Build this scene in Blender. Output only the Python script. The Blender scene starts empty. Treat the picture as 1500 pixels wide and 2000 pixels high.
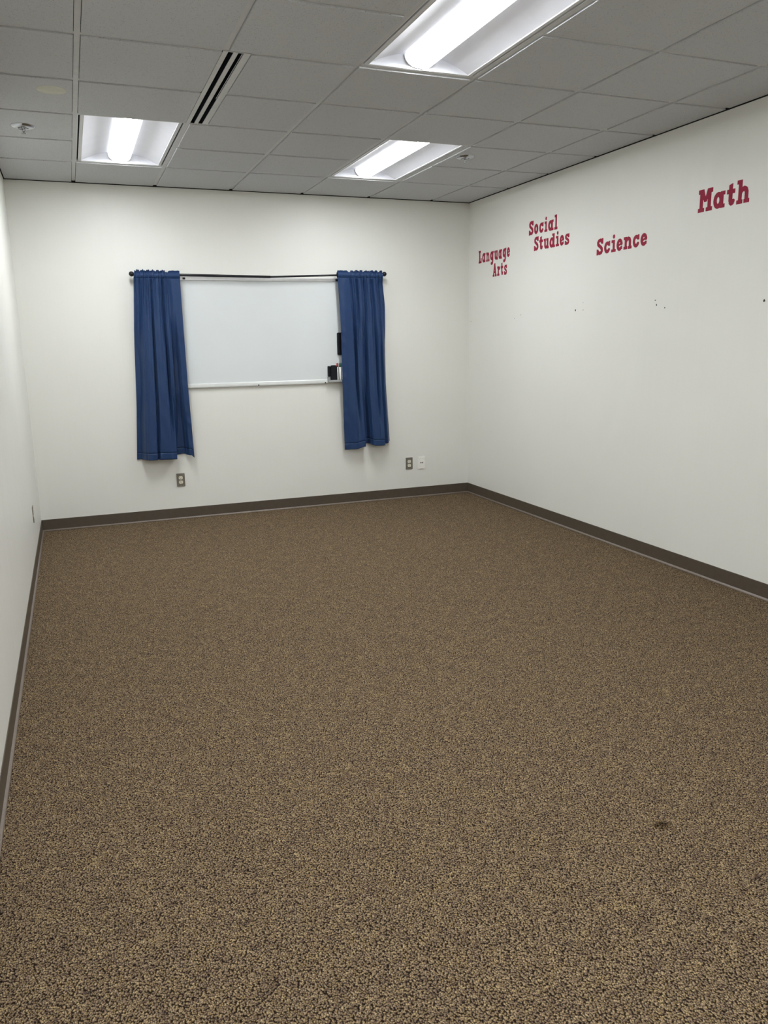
import bpy, bmesh, math, random
from mathutils import Vector

S = bpy.context.scene
C = S.collection
random.seed(7)

# ------------------------------------------------------------------ camera, world, exposure
T = 0.6096                      # ceiling grid pitch (2 ft)
D0 = 0.7181                     # first cross tee, from the back wall
H = 2.7377                      # ceiling height
XL, XR = -0.4932, 3.4409        # left and right wall
YF = -7.60                      # wall behind the camera
F_PX = 1536.91

cam = bpy.data.cameras.new('camera')
cam.sensor_fit = 'AUTO'
cam.sensor_width = 36.0
cam.lens = F_PX / 2000 * 36.0
cam.clip_start = 0.02
cam_o = bpy.data.objects.new('camera', cam)
cam_o.location = (-0.1479, -6.9303, 1.4840)
cam_o.rotation_euler = (1.35816, 0.01671, -0.37325)
C.objects.link(cam_o)
S.camera = cam_o

LAMP = 105.0                     # brightness of the lamp covers straight down
LAMP_SIDE = 1.6                 # brightness of their flanks
w = bpy.data.worlds.new('world')
S.world = w
w.use_nodes = True
w.node_tree.nodes['Background'].inputs[0].default_value = (0.8, 0.85, 0.9, 1)
w.node_tree.nodes['Background'].inputs[1].default_value = 0.0
S.view_settings.view_transform = 'Standard'
S.view_settings.look = 'None'
S.view_settings.gamma = 1.0
S.view_settings.use_curve_mapping = False
S.view_settings.exposure = 0.0
S.cycles.max_bounces = 14
S.cycles.diffuse_bounces = 10


# ------------------------------------------------------------------ materials
def lin(r, g, b):
    def f(c):
        c /= 255.0
        return c / 12.92 if c <= 0.04045 else ((c + 0.055) / 1.055) ** 2.4
    return (f(r), f(g), f(b), 1.0)


def mat(name, col, rough=0.5, metal=0.0, spec=0.5):
    m = bpy.data.materials.new(name)
    m.use_nodes = True
    b = m.node_tree.nodes['Principled BSDF']
    b.inputs['Base Color'].default_value = col
    b.inputs['Roughness'].default_value = rough
    b.inputs['Metallic'].default_value = metal
    b.inputs['Specular IOR Level'].default_value = spec
    return m


class NT:
    """small helper to wire nodes"""
    def __init__(self, m):
        self.t = m.node_tree
        self.b = self.t.nodes['Principled BSDF']

    def n(self, kind, **kw):
        o = self.t.nodes.new(kind)
        for k, v in kw.items():
            setattr(o, k, v)
        return o

    def l(self, a, b):
        self.t.links.new(a, b)

    def pos(self, scale=(1, 1, 1)):
        g = self.n('ShaderNodeNewGeometry')
        mp = self.n('ShaderNodeMapping')
        mp.inputs['Scale'].default_value = scale
        self.l(g.outputs['Position'], mp.inputs['Vector'])
        return mp.outputs['Vector']

    def noise(self, vec, scale, detail=2.0, rough=0.5):
        o = self.n('ShaderNodeTexNoise')
        o.inputs['Scale'].default_value = scale
        o.inputs['Detail'].default_value = detail
        o.inputs['Roughness'].default_value = rough
        self.l(vec, o.inputs['Vector'])
        return o.outputs['Fac']

    def ramp(self, fac, stops, interp='LINEAR'):
        o = self.n('ShaderNodeValToRGB')
        o.color_ramp.interpolation = interp
        e = o.color_ramp.elements
        e[0].position, e[0].color = stops[0]
        e[1].position, e[1].color = stops[1]
        for p, c in stops[2:]:
            x = e.new(p)
            x.color = c
        self.l(fac, o.inputs['Fac'])
        return o.outputs['Color']

    def mix(self, fac, a, b, mode='MIX'):
        o = self.n('ShaderNodeMix', data_type='RGBA', blend_type=mode)
        if isinstance(fac, float):
            o.inputs['Factor'].default_value = fac
        else:
            self.l(fac, o.inputs['Factor'])
        for s, v in (('A', a), ('B', b)):
            i = [q for q in o.inputs if q.name == s and q.type == 'RGBA'][0]
            if isinstance(v, tuple):
                i.default_value = v
            else:
                self.l(v, i)
        return [q for q in o.outputs if q.type == 'RGBA'][0]

    def math(self, op, a, b=None):
        o = self.n('ShaderNodeMath', operation=op)
        for k, v in ((0, a), (1, b)):
            if v is None:
                continue
            if isinstance(v, (int, float)):
                o.inputs[k].default_value = v
            else:
                self.l(v, o.inputs[k])
        return o.outputs[0]

    def bump(self, h, strength=0.3, dist=0.002, normal=None):
        o = self.n('ShaderNodeBump')
        o.inputs['Strength'].default_value = strength
        o.inputs['Distance'].default_value = dist
        self.l(h, o.inputs['Height'])
        if normal is not None:
            self.l(normal, o.inputs['Normal'])
        self.l(o.outputs['Normal'], self.b.inputs['Normal'])
        return o.outputs['Normal']


def wall_material():
    m = mat('wall_paint', (0.74, 0.73, 0.672, 1), 0.5, 0, 0.5)
    k = NT(m)
    streak = k.noise(k.pos((60, 60, 1.5)), 1.0, 3, 0.6)       # vertical brushed wall covering
    fine = k.noise(k.pos(), 260.0, 2)
    big = k.noise(k.pos(), 1.1, 3)
    c = k.ramp(big, [(0.3, (0.713, 0.710, 0.668, 1)), (0.7, (0.738, 0.735, 0.692, 1))])
    c2 = k.ramp(streak, [(0.25, (0.985, 0.985, 0.982, 1)), (0.75, (1, 1, 1, 1))])
    k.l(k.mix(1.0, c, c2, 'MULTIPLY'), k.b.inputs['Base Color'])
    h = k.math('ADD', streak, k.math('MULTIPLY', fine, 0.35))
    k.bump(h, 0.11, 0.0010)
    r = k.ramp(streak, [(0.3, (0.36, 0.36, 0.36, 1)), (0.7, (0.54, 0.54, 0.54, 1))])
    k.l(r, k.b.inputs['Roughness'])
    return m


def tile_material():
    m = mat('acoustic_tile', (0.72, 0.715, 0.69, 1), 0.95, 0, 0.1)
    k = NT(m)
    v = k.pos()
    vo = k.n('ShaderNodeTexVoronoi')
    vo.inputs['Scale'].default_value = 140.0
    wob = k.noise(v, 60.0, 2)
    add = k.n('ShaderNodeVectorMath', operation='MULTIPLY_ADD')
    cmb = k.n('ShaderNodeCombineXYZ')
    k.l(wob, cmb.inputs[0]); k.l(wob, cmb.inputs[1])
    k.l(cmb.outputs[0], add.inputs[0])
    add.inputs[1].default_value = (0.006, 0.006, 0)
    k.l(v, add.inputs[2])
    k.l(add.outputs[0], vo.inputs['Vector'])
    sel = k.noise(v, 75.0, 1)
    pit = k.math('MULTIPLY', k.math('LESS_THAN', vo.outputs['Distance'], 0.27), k.math('GREATER_THAN', sel, 0.53))
    fine = k.noise(v, 420.0, 2)
    base = k.ramp(fine, [(0.3, (0.47, 0.48, 0.495, 1)), (0.6, (0.56, 0.57, 0.585, 1))])
    k.l(k.mix(pit, base, (0.36, 0.36, 0.365, 1)), k.b.inputs['Base Color'])
    k.bump(k.math('SUBTRACT', k.math('MULTIPLY', fine, 0.4), pit), 0.35, 0.001)
    return m


def carpet_material():
    m = mat('carpet_loops', (0.15, 0.12, 0.08, 1), 0.97, 0, 0.05)
    k = NT(m)
    v = k.pos()
    wob = k.n('ShaderNodeTexNoise')
    wob.inputs['Scale'].default_value = 150.0
    wob.inputs['Detail'].default_value = 2.0
    k.l(v, wob.inputs['Vector'])
    add = k.n('ShaderNodeVectorMath', operation='MULTIPLY_ADD')
    k.l(wob.outputs['Color'], add.inputs[0])
    add.inputs[1].default_value = (0.009, 0.009, 0)
    k.l(v, add.inputs[2])
    flat = k.n('ShaderNodeMapping')
    flat.inputs['Scale'].default_value = (1.0, 0.8, 0.0)
    flat.inputs['Rotation'].default_value = (0, 0, 0.5)
    k.l(add.outputs[0], flat.inputs['Vector'])
    vo = k.n('ShaderNodeTexVoronoi', voronoi_dimensions='2D')   # each cell is one yarn loop
    vo.inputs['Scale'].default_value = 228.0
    k.l(flat.outputs[0], vo.inputs['Vector'])
    sep = k.n('ShaderNodeSeparateColor')
    k.l(vo.outputs['Color'], sep.inputs[0])
    tone = k.math('ADD', k.math('MULTIPLY', sep.outputs[0], 0.45), k.math('MULTIPLY', k.noise(v, 62.0, 3, 0.6), 0.75))
    yarn = k.ramp(tone, [
        (0.25, lin(72, 59, 52)), (0.42, lin(118, 101, 88)), (0.54, lin(138, 120, 88)),
        (0.66, lin(140, 122, 104)), (0.85, lin(176, 157, 124))])
    patch = k.noise(v, 15.0, 3, 0.6)                           # heathered yarn drift
    drift = k.ramp(patch, [(0.3, (0.90, 0.88, 0.90, 1)), (0.5, (1.05, 1.03, 1.02, 1)), (0.72, (1.19, 1.165, 1.06, 1))])
    col = k.mix(1.0, yarn, drift, 'MULTIPLY')
    gap = k.ramp(vo.outputs['Distance'], [(0.10, (1.12, 1.11, 1.09, 1)), (0.66, (0.065, 0.052, 0.045, 1))])  # shade between the loops painted into the colour, loop tops lightened
    col = k.mix(1.0, col, gap, 'MULTIPLY')
    # coffee coloured spot
    sp = k.n('ShaderNodeVectorMath', operation='SUBTRACT')
    k.l(v, sp.inputs[0])
    sp.inputs[1].default_value = (1.4314, -5.1971, 0)
    ml = k.n('ShaderNodeMapping')
    ml.inputs['Rotation'].default_value = (0, 0, 0.37)
    ml.inputs['Scale'].default_value = (27, 40, 0)
    k.l(sp.outputs[0], ml.inputs['Vector'])
    ln = k.n('ShaderNodeVectorMath', operation='LENGTH')
    k.l(ml.outputs[0], ln.inputs[0])
    ed = k.math('ADD', ln.outputs['Value'], k.math('MULTIPLY', k.math('SUBTRACT', k.noise(v, 70.0, 2), 0.5), 1.2))
    spot = k.ramp(ed, [(0.25, (0.36, 0.33, 0.29, 1)), (0.98, (1, 1, 1, 1)), (0.62, (0.58, 0.55, 0.50, 1))])
    # ramp input above 1 clamps to white outside the spot
    col = k.mix(1.0, col, spot, 'MULTIPLY')
    k.l(col, k.b.inputs['Base Color'])
    hgt = k.math('SUBTRACT', 1.0, vo.outputs['Distance'])
    k.bump(hgt, 0.8, 0.004)
    return m


def fabric_material():
    m = mat('blue_satin', (0.045, 0.083, 0.205, 1), 0.38, 0, 0.22)
    k = NT(m)
    n1 = k.noise(k.pos((420, 420, 900)), 1.0, 2)
    n2 = k.noise(k.pos((5, 5, 3)), 1.0, 2)
    c = k.ramp(n1, [(0.3, (0.0145, 0.036, 0.100, 1)), (0.7, (0.0210, 0.049, 0.130, 1))])
    c2 = k.ramp(n2, [(0.3, (0.92, 0.92, 0.95, 1)), (0.7, (1.05, 1.05, 1.0, 1))])
    k.l(k.mix(1.0, c, c2, 'MULTIPLY'), k.b.inputs['Base Color'])
    k.bump(n1, 0.12, 0.0004)
    k.b.inputs['Sheen Weight'].default_value = 0.08
    k.b.inputs['Sheen Roughness'].default_value = 0.4
    k.b.inputs['Sheen Tint'].default_value = (0.5, 0.6, 0.9, 1)
    return m


def soft_noise(m, c0, c1, scale, bump=0.0, dist=0.0005):
    k = NT(m)
    n = k.noise(k.pos(), scale, 3)
    k.l(k.ramp(n, [(0.3, c0), (0.7, c1)]), k.b.inputs['Base Color'])
    if bump:
        k.bump(n, bump, dist)
    return m


M = {}
M['wall'] = wall_material()
M['tile'] = tile_material()
M['carpet'] = carpet_material()
M['fabric'] = fabric_material()
M['base'] = soft_noise(mat('rubber_base', (0.07, 0.055, 0.04, 1), 0.42, 0, 0.4), (0.074, 0.058, 0.042, 1), (0.085, 0.067, 0.050, 1), 30.0, 0.05)
M['toe'] = soft_noise(mat('lit_tone_toe', (0.13, 0.105, 0.088, 1), 0.4, 0, 0.4), (0.185, 0.153, 0.130, 1), (0.220, 0.183, 0.157, 1), 40.0, 0.05)  # paler than the base: light caught from above is put into the colour
M['tee'] = soft_noise(mat('painted_tee', (0.72, 0.71, 0.68, 1), 0.45), (0.49, 0.495, 0.49, 1), (0.53, 0.535, 0.53, 1), 20.0)
M['void'] = mat('dark_void', (0.012, 0.013, 0.017, 1), 0.9, 0, 0.1)
M['deck'] = mat('plenum_dark', (0.03, 0.03, 0.03, 1), 0.9, 0, 0.1)
M['reflector'] = soft_noise(mat('white_enamel', (0.80, 0.81, 0.86, 1), 0.5), (0.78, 0.79, 0.85, 1), (0.81, 0.82, 0.88, 1), 8.0)
M['fixture'] = mat('fixture_rail', (0.62, 0.62, 0.63, 1), 0.4)
M['rim'] = mat('cap_grey', (0.45, 0.45, 0.44, 1), 0.5)
M['chrome'] = mat('chrome', (0.40, 0.41, 0.43, 1), 0.12, 1.0)
M['patch'] = soft_noise(mat('yellowed_cover', (0.6, 0.58, 0.5, 1), 0.8), (0.55, 0.55, 0.455, 1), (0.61, 0.61, 0.525, 1), 25.0)
M['diffuser'] = soft_noise(mat('diffuser_paint', (0.72, 0.71, 0.68, 1), 0.45), (0.50, 0.505, 0.49, 1), (0.54, 0.545, 0.53, 1), 18.0)
M['black'] = soft_noise(mat('black_metal', (0.006, 0.006, 0.008, 1), 0.35, 0, 0.3), (0.006, 0.006, 0.009, 1), (0.011, 0.011, 0.014, 1), 60.0)
M['blackplastic'] = soft_noise(mat('black_plastic', (0.006, 0.007, 0.009, 1), 0.55, 0, 0.18), (0.005, 0.006, 0.008, 1), (0.011, 0.012, 0.015, 1), 80.0)
M['felt'] = soft_noise(mat('black_felt', (0.005, 0.005, 0.006, 1), 0.95, 0, 0.1), (0.004, 0.004, 0.005, 1), (0.01, 0.01, 0.012, 1), 300.0, 0.3)
M['board'] = soft_noise(mat('board_white', (0.82, 0.85, 0.86, 1), 0.28, 0, 0.5), (0.615, 0.645, 0.65, 1), (0.64, 0.67, 0.675, 1), 2.0)
M['alu'] = soft_noise(mat('aluminium_rail', (0.62, 0.62, 0.62, 1), 0.35, 0.55), (0.60, 0.60, 0.60, 1), (0.66, 0.66, 0.66, 1), 30.0)
M['white'] = soft_noise(mat('white_plastic', (0.82, 0.81, 0.76, 1), 0.35), (0.80, 0.79, 0.74, 1), (0.84, 0.83, 0.78, 1), 60.0)
M['rail'] = soft_noise(mat('pale_rail', (0.62, 0.64, 0.63, 1), 0.3), (0.64, 0.655, 0.64, 1), (0.68, 0.695, 0.68, 1), 30.0)
M['steel'] = soft_noise(mat('brushed_steel_plate', (0.26, 0.245, 0.21, 1), 0.38, 0.7), (0.23, 0.215, 0.185, 1), (0.29, 0.275, 0.235, 1), 120.0)
M['ivory'] = mat('ivory_receptacle', (0.72, 0.69, 0.56, 1), 0.4)
M['slotdark'] = mat('socket_slot', (0.015, 0.014, 0.012, 1), 0.8)
M['red'] = soft_noise(mat('red_vinyl', (0.30, 0.03, 0.06, 1), 0.6, 0, 0.15), (0.265, 0.016, 0.042, 1), (0.30, 0.022, 0.052, 1), 40.0)
M['capred'] = mat('cap_red', (0.42, 0.02, 0.02, 1), 0.4)
M['capgreen'] = mat('cap_green', (0.02, 0.12, 0.07, 1), 0.4)
M['capblue'] = mat('cap_blue', (0.01, 0.03, 0.22, 1), 0.4)
M['clear'] = soft_noise(mat('grey_tray', (0.55, 0.55, 0.56, 1), 0.3), (0.30, 0.31, 0.31, 1), (0.36, 0.37, 0.37, 1), 60.0)
lm = bpy.data.materials.new('lit_lamp_cover')
lm.use_nodes = True
bb = lm.node_tree.nodes['Principled BSDF']
bb.inputs['Base Color'].default_value = (0.9, 0.9, 0.9, 1)
bb.inputs['Emission Color'].default_value = (0.97, 1.0, 1.02, 1)
kk = NT(lm)                      # the cover throws its light downwards, its flanks glow much less
gg = kk.n('ShaderNodeNewGeometry')
sx_ = kk.n('ShaderNodeSeparateXYZ')
kk.l(gg.outputs['True Normal'], sx_.inputs[0])
mr = kk.n('ShaderNodeMapRange', interpolation_type='SMOOTHSTEP')
mr.inputs['From Min'].default_value = -0.90
mr.inputs['From Max'].default_value = -0.995
mr.inputs['To Min'].default_value = LAMP_SIDE
mr.inputs['To Max'].default_value = LAMP
kk.l(sx_.outputs['Z'], mr.inputs['Value'])
kk.l(mr.outputs[0], bb.inputs['Emission Strength'])
M['lamp'] = lm


# ------------------------------------------------------------------ mesh helpers
def box(bm, x0, x1, y0, y1, z0, z1, bevel=0.0):
    b = bmesh.new()
    v = [b.verts.new(p) for p in ((x0, y0, z0), (x1, y0, z0), (x1, y1, z0), (x0, y1, z0),
                                  (x0, y0, z1), (x1, y0, z1), (x1, y1, z1), (x0, y1, z1))]
    for f in ((3, 2, 1, 0), (4, 5, 6, 7), (0, 1, 5, 4), (1, 2, 6, 5), (2, 3, 7, 6), (3, 0, 4, 7)):
        b.faces.new([v[i] for i in f])
    if bevel:
        bmesh.ops.bevel(b, geom=b.edges[:], offset=bevel, segments=2, affect='EDGES', profile=0.5)
    join(bm, b)


def join(bm, b):
    vm = {}
    for v in b.verts:
        vm[v] = bm.verts.new(v.co)
    for f in b.faces:
        try:
            nf = bm.faces.new([vm[v] for v in f.verts])
            nf.smooth = f.smooth
        except ValueError:
            pass
    b.free()


def lathe(bm, prof, seg=32, origin=(0, 0, 0), axis='z'):
    """profile of (radius, height) swept about an axis"""
    b = bmesh.new()
    rings = []
    for r, h in prof:
        if r < 1e-6:
            rings.append([b.verts.new((0, 0, h))])
        else:
            rings.append([b.verts.new((r * math.cos(2 * math.pi * i / seg), r * math.sin(2 * math.pi * i / seg), h)) for i in range(seg)])
    for a, c in zip(rings, rings[1:]):
        for i in range(seg):
            j = (i + 1) % seg
            if len(a) == 1 and len(c) == 1:
                continue
            if len(a) == 1:
                f = b.faces.new((a[0], c[j], c[i]))
            elif len(c) == 1:
                f = b.faces.new((a[i], a[j], c[0]))
            else:
                f = b.faces.new((a[i], a[j], c[j], c[i]))
            f.smooth = True
    for v in b.verts:
        x, y, z = v.co
        if axis == 'x':
            v.co = (z, x, y)
        elif axis == 'y':
            v.co = (x, z, y)
        v.co += Vector(origin)
    bmesh.ops.recalc_face_normals(b, faces=b.faces[:])
    join(bm, b)


def tube(bm, p0, p1, r, seg=16):
    p0, p1 = Vector(p0), Vector(p1)
    d = (p1 - p0)
    q = d.normalized().to_track_quat('Z', 'Y')
    b = bmesh.new()
    R = []
    for p in (p0, p1):
        R.append([b.verts.new(p + q @ Vector((r * math.cos(2 * math.pi * i / seg), r * math.sin(2 * math.pi * i / seg), 0))) for i in range(seg)])
    for i in range(seg):
        j = (i + 1) % seg
        f = b.faces.new((R[0][i], R[0][j], R[1][j], R[1][i]))
        f.smooth = True
    b.faces.new(R[0][::-1])
    b.faces.new(R[1])
    join(bm, b)


def prism(bm, poly, y0, y1, smooth=False):
    """polygon given in (x, z), extruded along y"""
    b = bmesh.new()
    a = [b.verts.new((x, y0, z)) for x, z in poly]
    c = [b.verts.new((x, y1, z)) for x, z in poly]
    n = len(poly)
    for i in range(n):
        f = b.faces.new((a[i], a[(i + 1) % n], c[(i + 1) % n], c[i]))
        f.smooth = smooth
    b.faces.new(a[::-1])
    b.faces.new(c)
    bmesh.ops.recalc_face_normals(b, faces=b.faces[:])
    join(bm, b)


def rrect(x0, x1, z0, z1, r, n=5):
    out = []
    for cx, cz, a0 in ((x1 - r, z1 - r, 0), (x0 + r, z1 - r, 90), (x0 + r, z0 + r, 180), (x1 - r, z0 + r, 270)):
        for i in range(n + 1):
            a = math.radians(a0 + 90 * i / n)
            out.append((cx + r * math.cos(a), cz + r * math.sin(a)))
    return out


def obj(name, bm, material, parent=None, recalc=False):
    if recalc:
        bmesh.ops.recalc_face_normals(bm, faces=bm.faces[:])
    me = bpy.data.meshes.new(name)
    bm.to_mesh(me)
    bm.free()
    me.materials.append(M[material] if isinstance(material, str) else material)
    o = bpy.data.objects.new(name, me)
    C.objects.link(o)
    if parent is not None:
        o.parent = parent
    return o


def tag(o, label, cat, group=None, kind=None):
    o['label'] = label
    o['category'] = cat
    if group:
        o['group'] = group
    if kind:
        o['kind'] = kind
    return o


def thing(name, label, cat, loc=(0, 0, 0), rot=(0, 0, 0), group=None):
    o = bpy.data.objects.new(name, None)
    o.empty_display_size = 0.05
    C.objects.link(o)
    o.location = loc
    o.rotation_euler = rot
    return tag(o, label, cat, group)


def struct(name, bm, material, label=None, cat=None):
    o = obj(name, bm, material)
    o['kind'] = 'structure'
    if label:
        o['label'] = label
        o['category'] = cat
    return o


def dup(root, loc, rot=None, label=None):
    r = root.copy()
    C.objects.link(r)
    r.location = loc
    if rot:
        r.rotation_euler = rot
    if label:
        r['label'] = label
    for ch in list(root.children):
        c = ch.copy()
        C.objects.link(c)
        c.parent = r
        for g in ch.children:
            d = g.copy()
            C.objects.link(d)
            d.parent = c
    return r


# ------------------------------------------------------------------ room shell
WT = 0.12
ZT = H + 0.25
bm = bmesh.new(); box(bm, XL - WT, XR + WT, YF - WT, WT, -0.1, 0.0)
struct('floor', bm, 'carpet', 'brown heathered loop pile carpet covering the whole floor', 'floor')
ZW = H - 0.0055                 # the walls stop just short of the ceiling, a dark reveal runs above them


def wall(name, label, x0, x1, y0, y1, rx, ry):
    bm = bmesh.new(); box(bm, x0, x1, y0, y1, 0.0, ZW)
    o = struct(name, bm, 'wall', label, 'wall')
    bm = bmesh.new(); box(bm, x0 + max(rx, 0), x1 + min(rx, 0), y0 + max(ry, 0), y1 + min(ry, 0), ZW, ZT)
    obj('shadow_reveal', bm, 'deck', o)
    return o


wall('wall_back', 'off-white back wall behind the whiteboard and curtains', XL - WT, XR + WT, 0.0, WT, 0, 0.012)
wall('wall_left', 'off-white left wall seen at a steep angle', XL - WT, XL, YF, 0.0, -0.012, 0)
wall_right = wall('wall_right', 'off-white right wall with red school subject lettering', XR, XR + WT, YF, 0.0, 0.012, 0)
wall('wall_front', 'off-white wall behind the viewpoint', XL - WT, XR + WT, YF - WT, YF, 0, -0.012)

# ceiling: tegular tiles standing 7 mm proud of the grid
HG = 0.0150
DIF_X0, DIF_X1 = 0.5984, 0.7222
lights = [(0, 0), (3, 0), (2, 4), (0, 6), (2, 9), (0, 10)]  # last three are unseen, added to brighten the near end of the room
lit_cells = set()
for ci, rj in lights:
    lit_cells.add((ci, rj)); lit_cells.add((ci, rj + 1))
xs = []
for i in range(-1, 6):
    a = XL + 0.006 if i == -1 else i * T + HG
    b = XR - 0.006 if i == 5 else (i + 1) * T - HG
    xs.append((i, a, b))
ys = []
j = -1
while True:
    a = -0.006 if j == -1 else -D0 - j * T - HG
    b = -D0 - (j + 1) * T + HG
    if b < YF + 0.006:
        ys.append((j, a, YF + 0.006))
        break
    ys.append((j, a, b))
    j += 1
bm = bmesh.new()
for i, xa, xb in xs:
    for j, ya, yb in ys:
        if (i, j) in lit_cells or xb - xa < 0.02 or ya - yb < 0.02:
            continue
        a = xa
        b = xb
        if j in (2, 3):
            if i == 1:
                a = DIF_X1 + 0.0035
            if i == 0:
                b = DIF_X0 - 0.003
        dz = random.uniform(-0.0006, 0.0006)
        box(bm, a, b, yb, ya, H + dz, H + 0.014, 0.0008)
ceiling = struct('ceiling', bm, 'tile', 'suspended ceiling of grey-white speckled acoustic tiles', 'ceiling')
bm = bmesh.new(); box(bm, XL - WT, XR + WT, YF - WT, WT, ZT, ZT + 0.05)
obj('plenum_deck', bm, 'deck', ceiling)
bm = bmesh.new()
TW = 0.0125
for i in range(0, 6):
    x = i * T
    segs = [(0.0 - 0.02, YF + 0.02)]
    if i == 1:
        segs = [(-0.02, -D0 - 2 * T), (-D0 - 4 * T, YF + 0.02)]
    for a, b in segs:
        box(bm, x - TW, x + TW, b, a, H + 0.007, H + 0.0085)
        box(bm, x - 0.001, x + 0.001, b, a, H + 0.0085, H + 0.045)
for j, ya, yb in ys[:-1]:
    y = -D0 - (j + 1) * T
    for i, xa, xb in xs:
        if (i, j + 1) in lit_cells and (i, j) in lit_cells:
            continue
        a = XL + 0.02 if i == -1 else i * T + TW
        b = XR - 0.02 if i == 5 else (i + 1) * T - TW
        if i == 1 and j + 1 in (2, 3, 4):
            a = DIF_X1 + 0.001
        box(bm, a, b, y - 0.0142, y + 0.0142, H + 0.0062, H + 0.0085)
        box(bm, a, b, y - 0.001, y + 0.001, H + 0.0085, H + 0.04)
obj('ceiling_grid', bm, 'tee', ceiling)


# cove base with a rounded toe
def cove(name, p0, p1, inward, label):
    p0 = Vector(p0); p1 = Vector(p1); n = Vector(inward)
    d = (p1 - p0).normalized()

    def strip(prof):
        b = bmesh.new()
        ra = [b.verts.new(p0 + n * o + d * o + Vector((0, 0, z))) for o, z in prof]
        rb = [b.verts.new(p1 + n * o - d * o + Vector((0, 0, z))) for o, z in prof]
        for q in range(len(prof) - 1):
            f = b.faces.new((ra[q], ra[q + 1], rb[q + 1], rb[q]))
            f.smooth = len(prof) > 6
        b.faces.new((ra[-1], ra[0], rb[0], rb[-1]))
        b.faces.new(ra)
        b.faces.new(rb[::-1])
        bmesh.ops.recalc_face_normals(b, faces=b.faces[:])
        return b
    o = struct(name, strip([(0.0, 0.0126), (0.0, 0.0962), (0.0016, 0.0968), (0.0032, 0.0952), (0.0034, 0.0126)]), 'base', label, 'baseboard')
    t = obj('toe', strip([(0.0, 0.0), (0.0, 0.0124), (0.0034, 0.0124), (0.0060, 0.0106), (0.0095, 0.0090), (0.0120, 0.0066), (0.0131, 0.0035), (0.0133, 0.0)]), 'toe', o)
    t['label'] = 'paler toe of the cove base, light from above in its colour'
    return o


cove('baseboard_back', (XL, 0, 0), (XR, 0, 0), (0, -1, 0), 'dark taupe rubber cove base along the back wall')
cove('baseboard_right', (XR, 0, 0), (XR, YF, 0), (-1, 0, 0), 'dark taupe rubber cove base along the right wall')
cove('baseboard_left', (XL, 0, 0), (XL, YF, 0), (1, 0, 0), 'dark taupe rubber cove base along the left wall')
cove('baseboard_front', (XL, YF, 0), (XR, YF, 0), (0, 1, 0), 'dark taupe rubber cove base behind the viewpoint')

# screw holes left in the right wall
for y, z, r in ((-0.0503, 1.6619, .003), (-0.8540, 1.6640, .003), (-0.9540, 1.6902, .003), (-1.7452, 1.6949, .0062), (-1.8428, 1.6927, .0032),
                (-1.8396, 1.7463, .0022), (-2.6319, 1.7210, .0040), (-2.6466, 1.6912, .0046), (-2.7258, 1.6698, .0044), (-3.5203, 1.6725, .0062)):
    bm = bmesh.new()
    lathe(bm, [(0, -0.0006), (r * 0.7, -0.0007), (r * 1.15, -0.0003), (r * 1.2, 0.0004)], 10, (XR, y, z), 'x')
    for v in bm.verts:
        k = 1 + 0.3 * math.sin(7 * math.atan2(v.co.z - z, v.co.y - y) + y * 9)
        v.co.y = y + (v.co.y - y) * k
        v.co.z = z + (v.co.z - z) * k
    o = obj('screw_hole', bm, 'slotdark', wall_right)


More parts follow.
